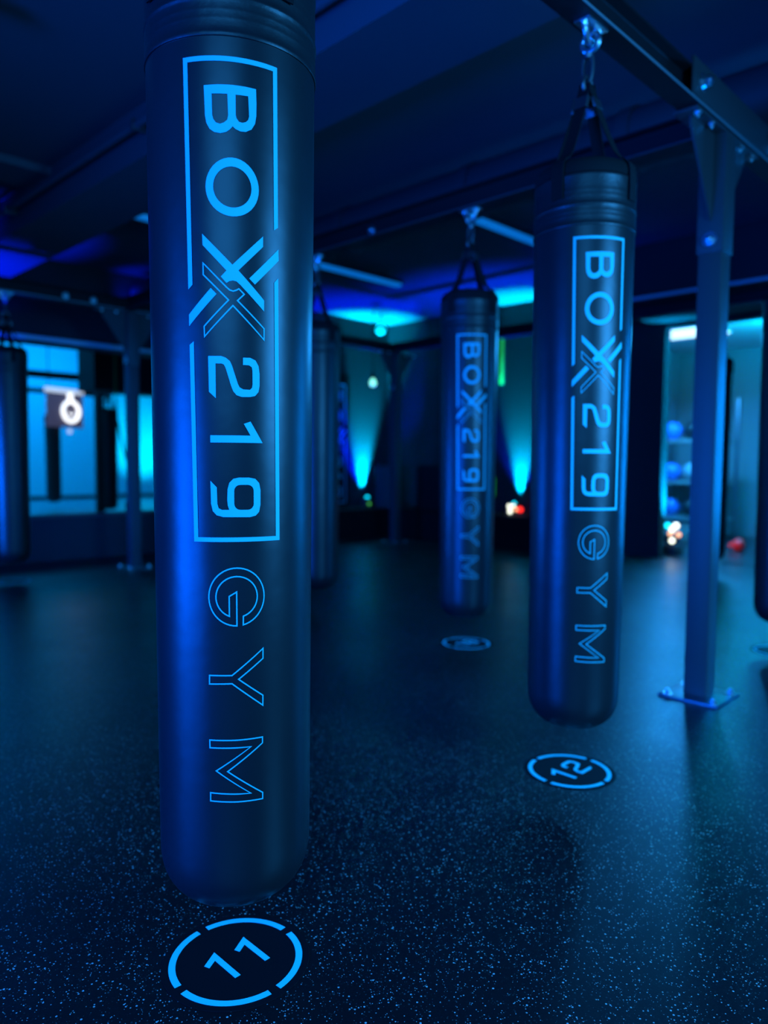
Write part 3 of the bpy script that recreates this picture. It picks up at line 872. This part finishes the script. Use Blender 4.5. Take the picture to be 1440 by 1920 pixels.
rk = thing('storage_rack', 'grey storage rack with round balls in the store room', 'rack', (10.55, 4.25, 0))
for z in (.30, .80, 1.38):
    b = bmesh.new(); box(b, -.24, .24, -.45, .45, z - .03, z, .004); obj('shelf', b, M['shelf'], rk)
for sx in (-1, 1):
    for sy in (-1, 1):
        b = bmesh.new(); box(b, sx * .25 - .018, sx * .25 + .018, sy * .46 - .018, sy * .46 + .018, 0, 1.95, .003); obj('upright', b, M['darkmetal'], rk)
balls = [('lowest', .30, [('ball_blue', 4.56), ('ball_black', 4.27), ('ball_grey', 3.98)]), ('middle', .80, [('ball_blue', 4.56), ('ball_grey', 4.27), ('ball_black', 3.98)]), ('top', 1.38, [('ball_blue', 4.56), ('ball_black', 4.27), ('ball_blue', 3.98)])]
pos = ('left end', 'middle', 'right end')
for lv, z, row in balls:
    for q, (mt, y) in enumerate(row):
        r = .13
        o = obj('medicine_ball', ball(bmesh.new(), (0, 0, r), r, 24), M[mt], loc=(10.47, y, z))
        for p in o.data.polygons: p.use_smooth = True
        tag(o, '%s medicine ball at the %s of the %s shelf of the store room rack' % (mt.split('_')[1], pos[q], lv), 'ball', 'medicine balls on the rack')
bx = thing('storage_box', 'grey box on the floor under the store room rack', 'box', (9.9, 4.1, 0))
b = bmesh.new(); box(b, -.2, .2, -.3, .3, 0, .28, .01); obj('box_body', b, M['shelf'], bx)
b = bmesh.new(); box(b, -.21, .21, -.31, .31, .2805, .31, .008); obj('lid', b, M['charcoal'], bx)

gm = thing('hanging_grey_pad', 'tall pale grey training pad hanging by a black hook in the store room', 'training pad', (9.0, 2.70, .70))
b = lathe(bmesh.new(), [(0, 0), (.07, .0), (.085, .02), (.088, .5), (.085, 1.05), (.07, 1.08), (0, 1.08)], 24); obj('pad', b, M['grey_mat'], gm)
b = bmesh.new(); tube(b, [(0, 0, 1.08), (0, 0, 1.20), (.03, -.02, 1.26), (.02, -.06, 1.30)], .02, 10); obj('hook', b, M['black'], gm)
b = bmesh.new(); cyl(b, (.02, -.06, 1.29), (.02, -.06, 2.72 - .70), .008, 8); obj('cable', b, M['black'], gm)
jr = thing('jump_rope', 'black rope loop hanging beside the grey pad in the store room', 'rope', (8.95, 2.50, .75))
b = bmesh.new(); tube(b, [(-.05, .05, 1.0), (.04, .0, 1.02), (.1, -.06, .9), (.1, -.08, .6), (.06, -.05, .3), (-.02, .02, .1), (-.06, .08, .02), (-.09, .14, .06)], .016, 8); obj('rope', b, M['black'], jr)
b = bmesh.new(); cyl(b, (-.05, .05, .98), (-.05, .05, 1.97), .006, 8); obj('cord', b, M['black'], jr)
for z, h, lb in ((1.20, .30, 'larger lit blue screen on the store room pillar'), (1.05, .11, 'small lit blue screen below the larger one on the store room pillar')):
    t = thing('lit_screen', lb, 'screen', (8.80, 2.33, z), R_(-90))
    b = bmesh.new(); box(b, -.045, .045, 0, .03, 0, h, .004); obj('bezel', b, M['black'], t)
    b = bmesh.new(); box(b, -.038, .038, -.008, -.0005, .01, h - .01, .002); obj('screen', b, M['screen_blue'], t)
t = thing('pillar', 'dark pillar inside the store room carrying the lit screens', 'pillar', (8.90, 2.30, 0))
b = bmesh.new(); box(b, -.07, .07, -.12, .09, 0, 2.72, .004); obj('shaft', b, M['charcoal'], t)
b = bmesh.new(); box(b, -.085, .085, -.135, .105, 0, .08, .004); obj('foot', b, M['black'], t)


def glove(x, y, rz, label):
    t = thing('boxing_glove', label, 'boxing glove', (x, y, 0), rz, 'red boxing gloves on the store room floor')
    b = bmesh.new()
    tube(b, [(-.02, 0, .075), (.02, 0, .08), (.07, 0, .085), (.12, 0, .08), (.155, 0, .07), (.17, 0, .06)], [.05, .062, .075, .074, .055, .02], 18)
    obj('mitt', b, M['red'], t)
    b = bmesh.new(); tube(b, [(.02, -.05, .08), (.06, -.085, .075), (.10, -.09, .07), (.115, -.085, .068)], [.028, .03, .026, .01], 12); obj('thumb', b, M['red'], t)
    b = bmesh.new(); tube(b, [(-.11, 0, .062), (-.10, 0, .065), (-.03, 0, .072), (-.018, 0, .074)], [.045, .058, .055, .05], 18); obj('cuff', b, M['red'], t)


glove(9.02, 3.44, R_(150), 'red boxing glove lying left of its pair on the store room floor')
glove(9.36, 3.22, R_(200), 'red boxing glove lying right of its pair on the store room floor')
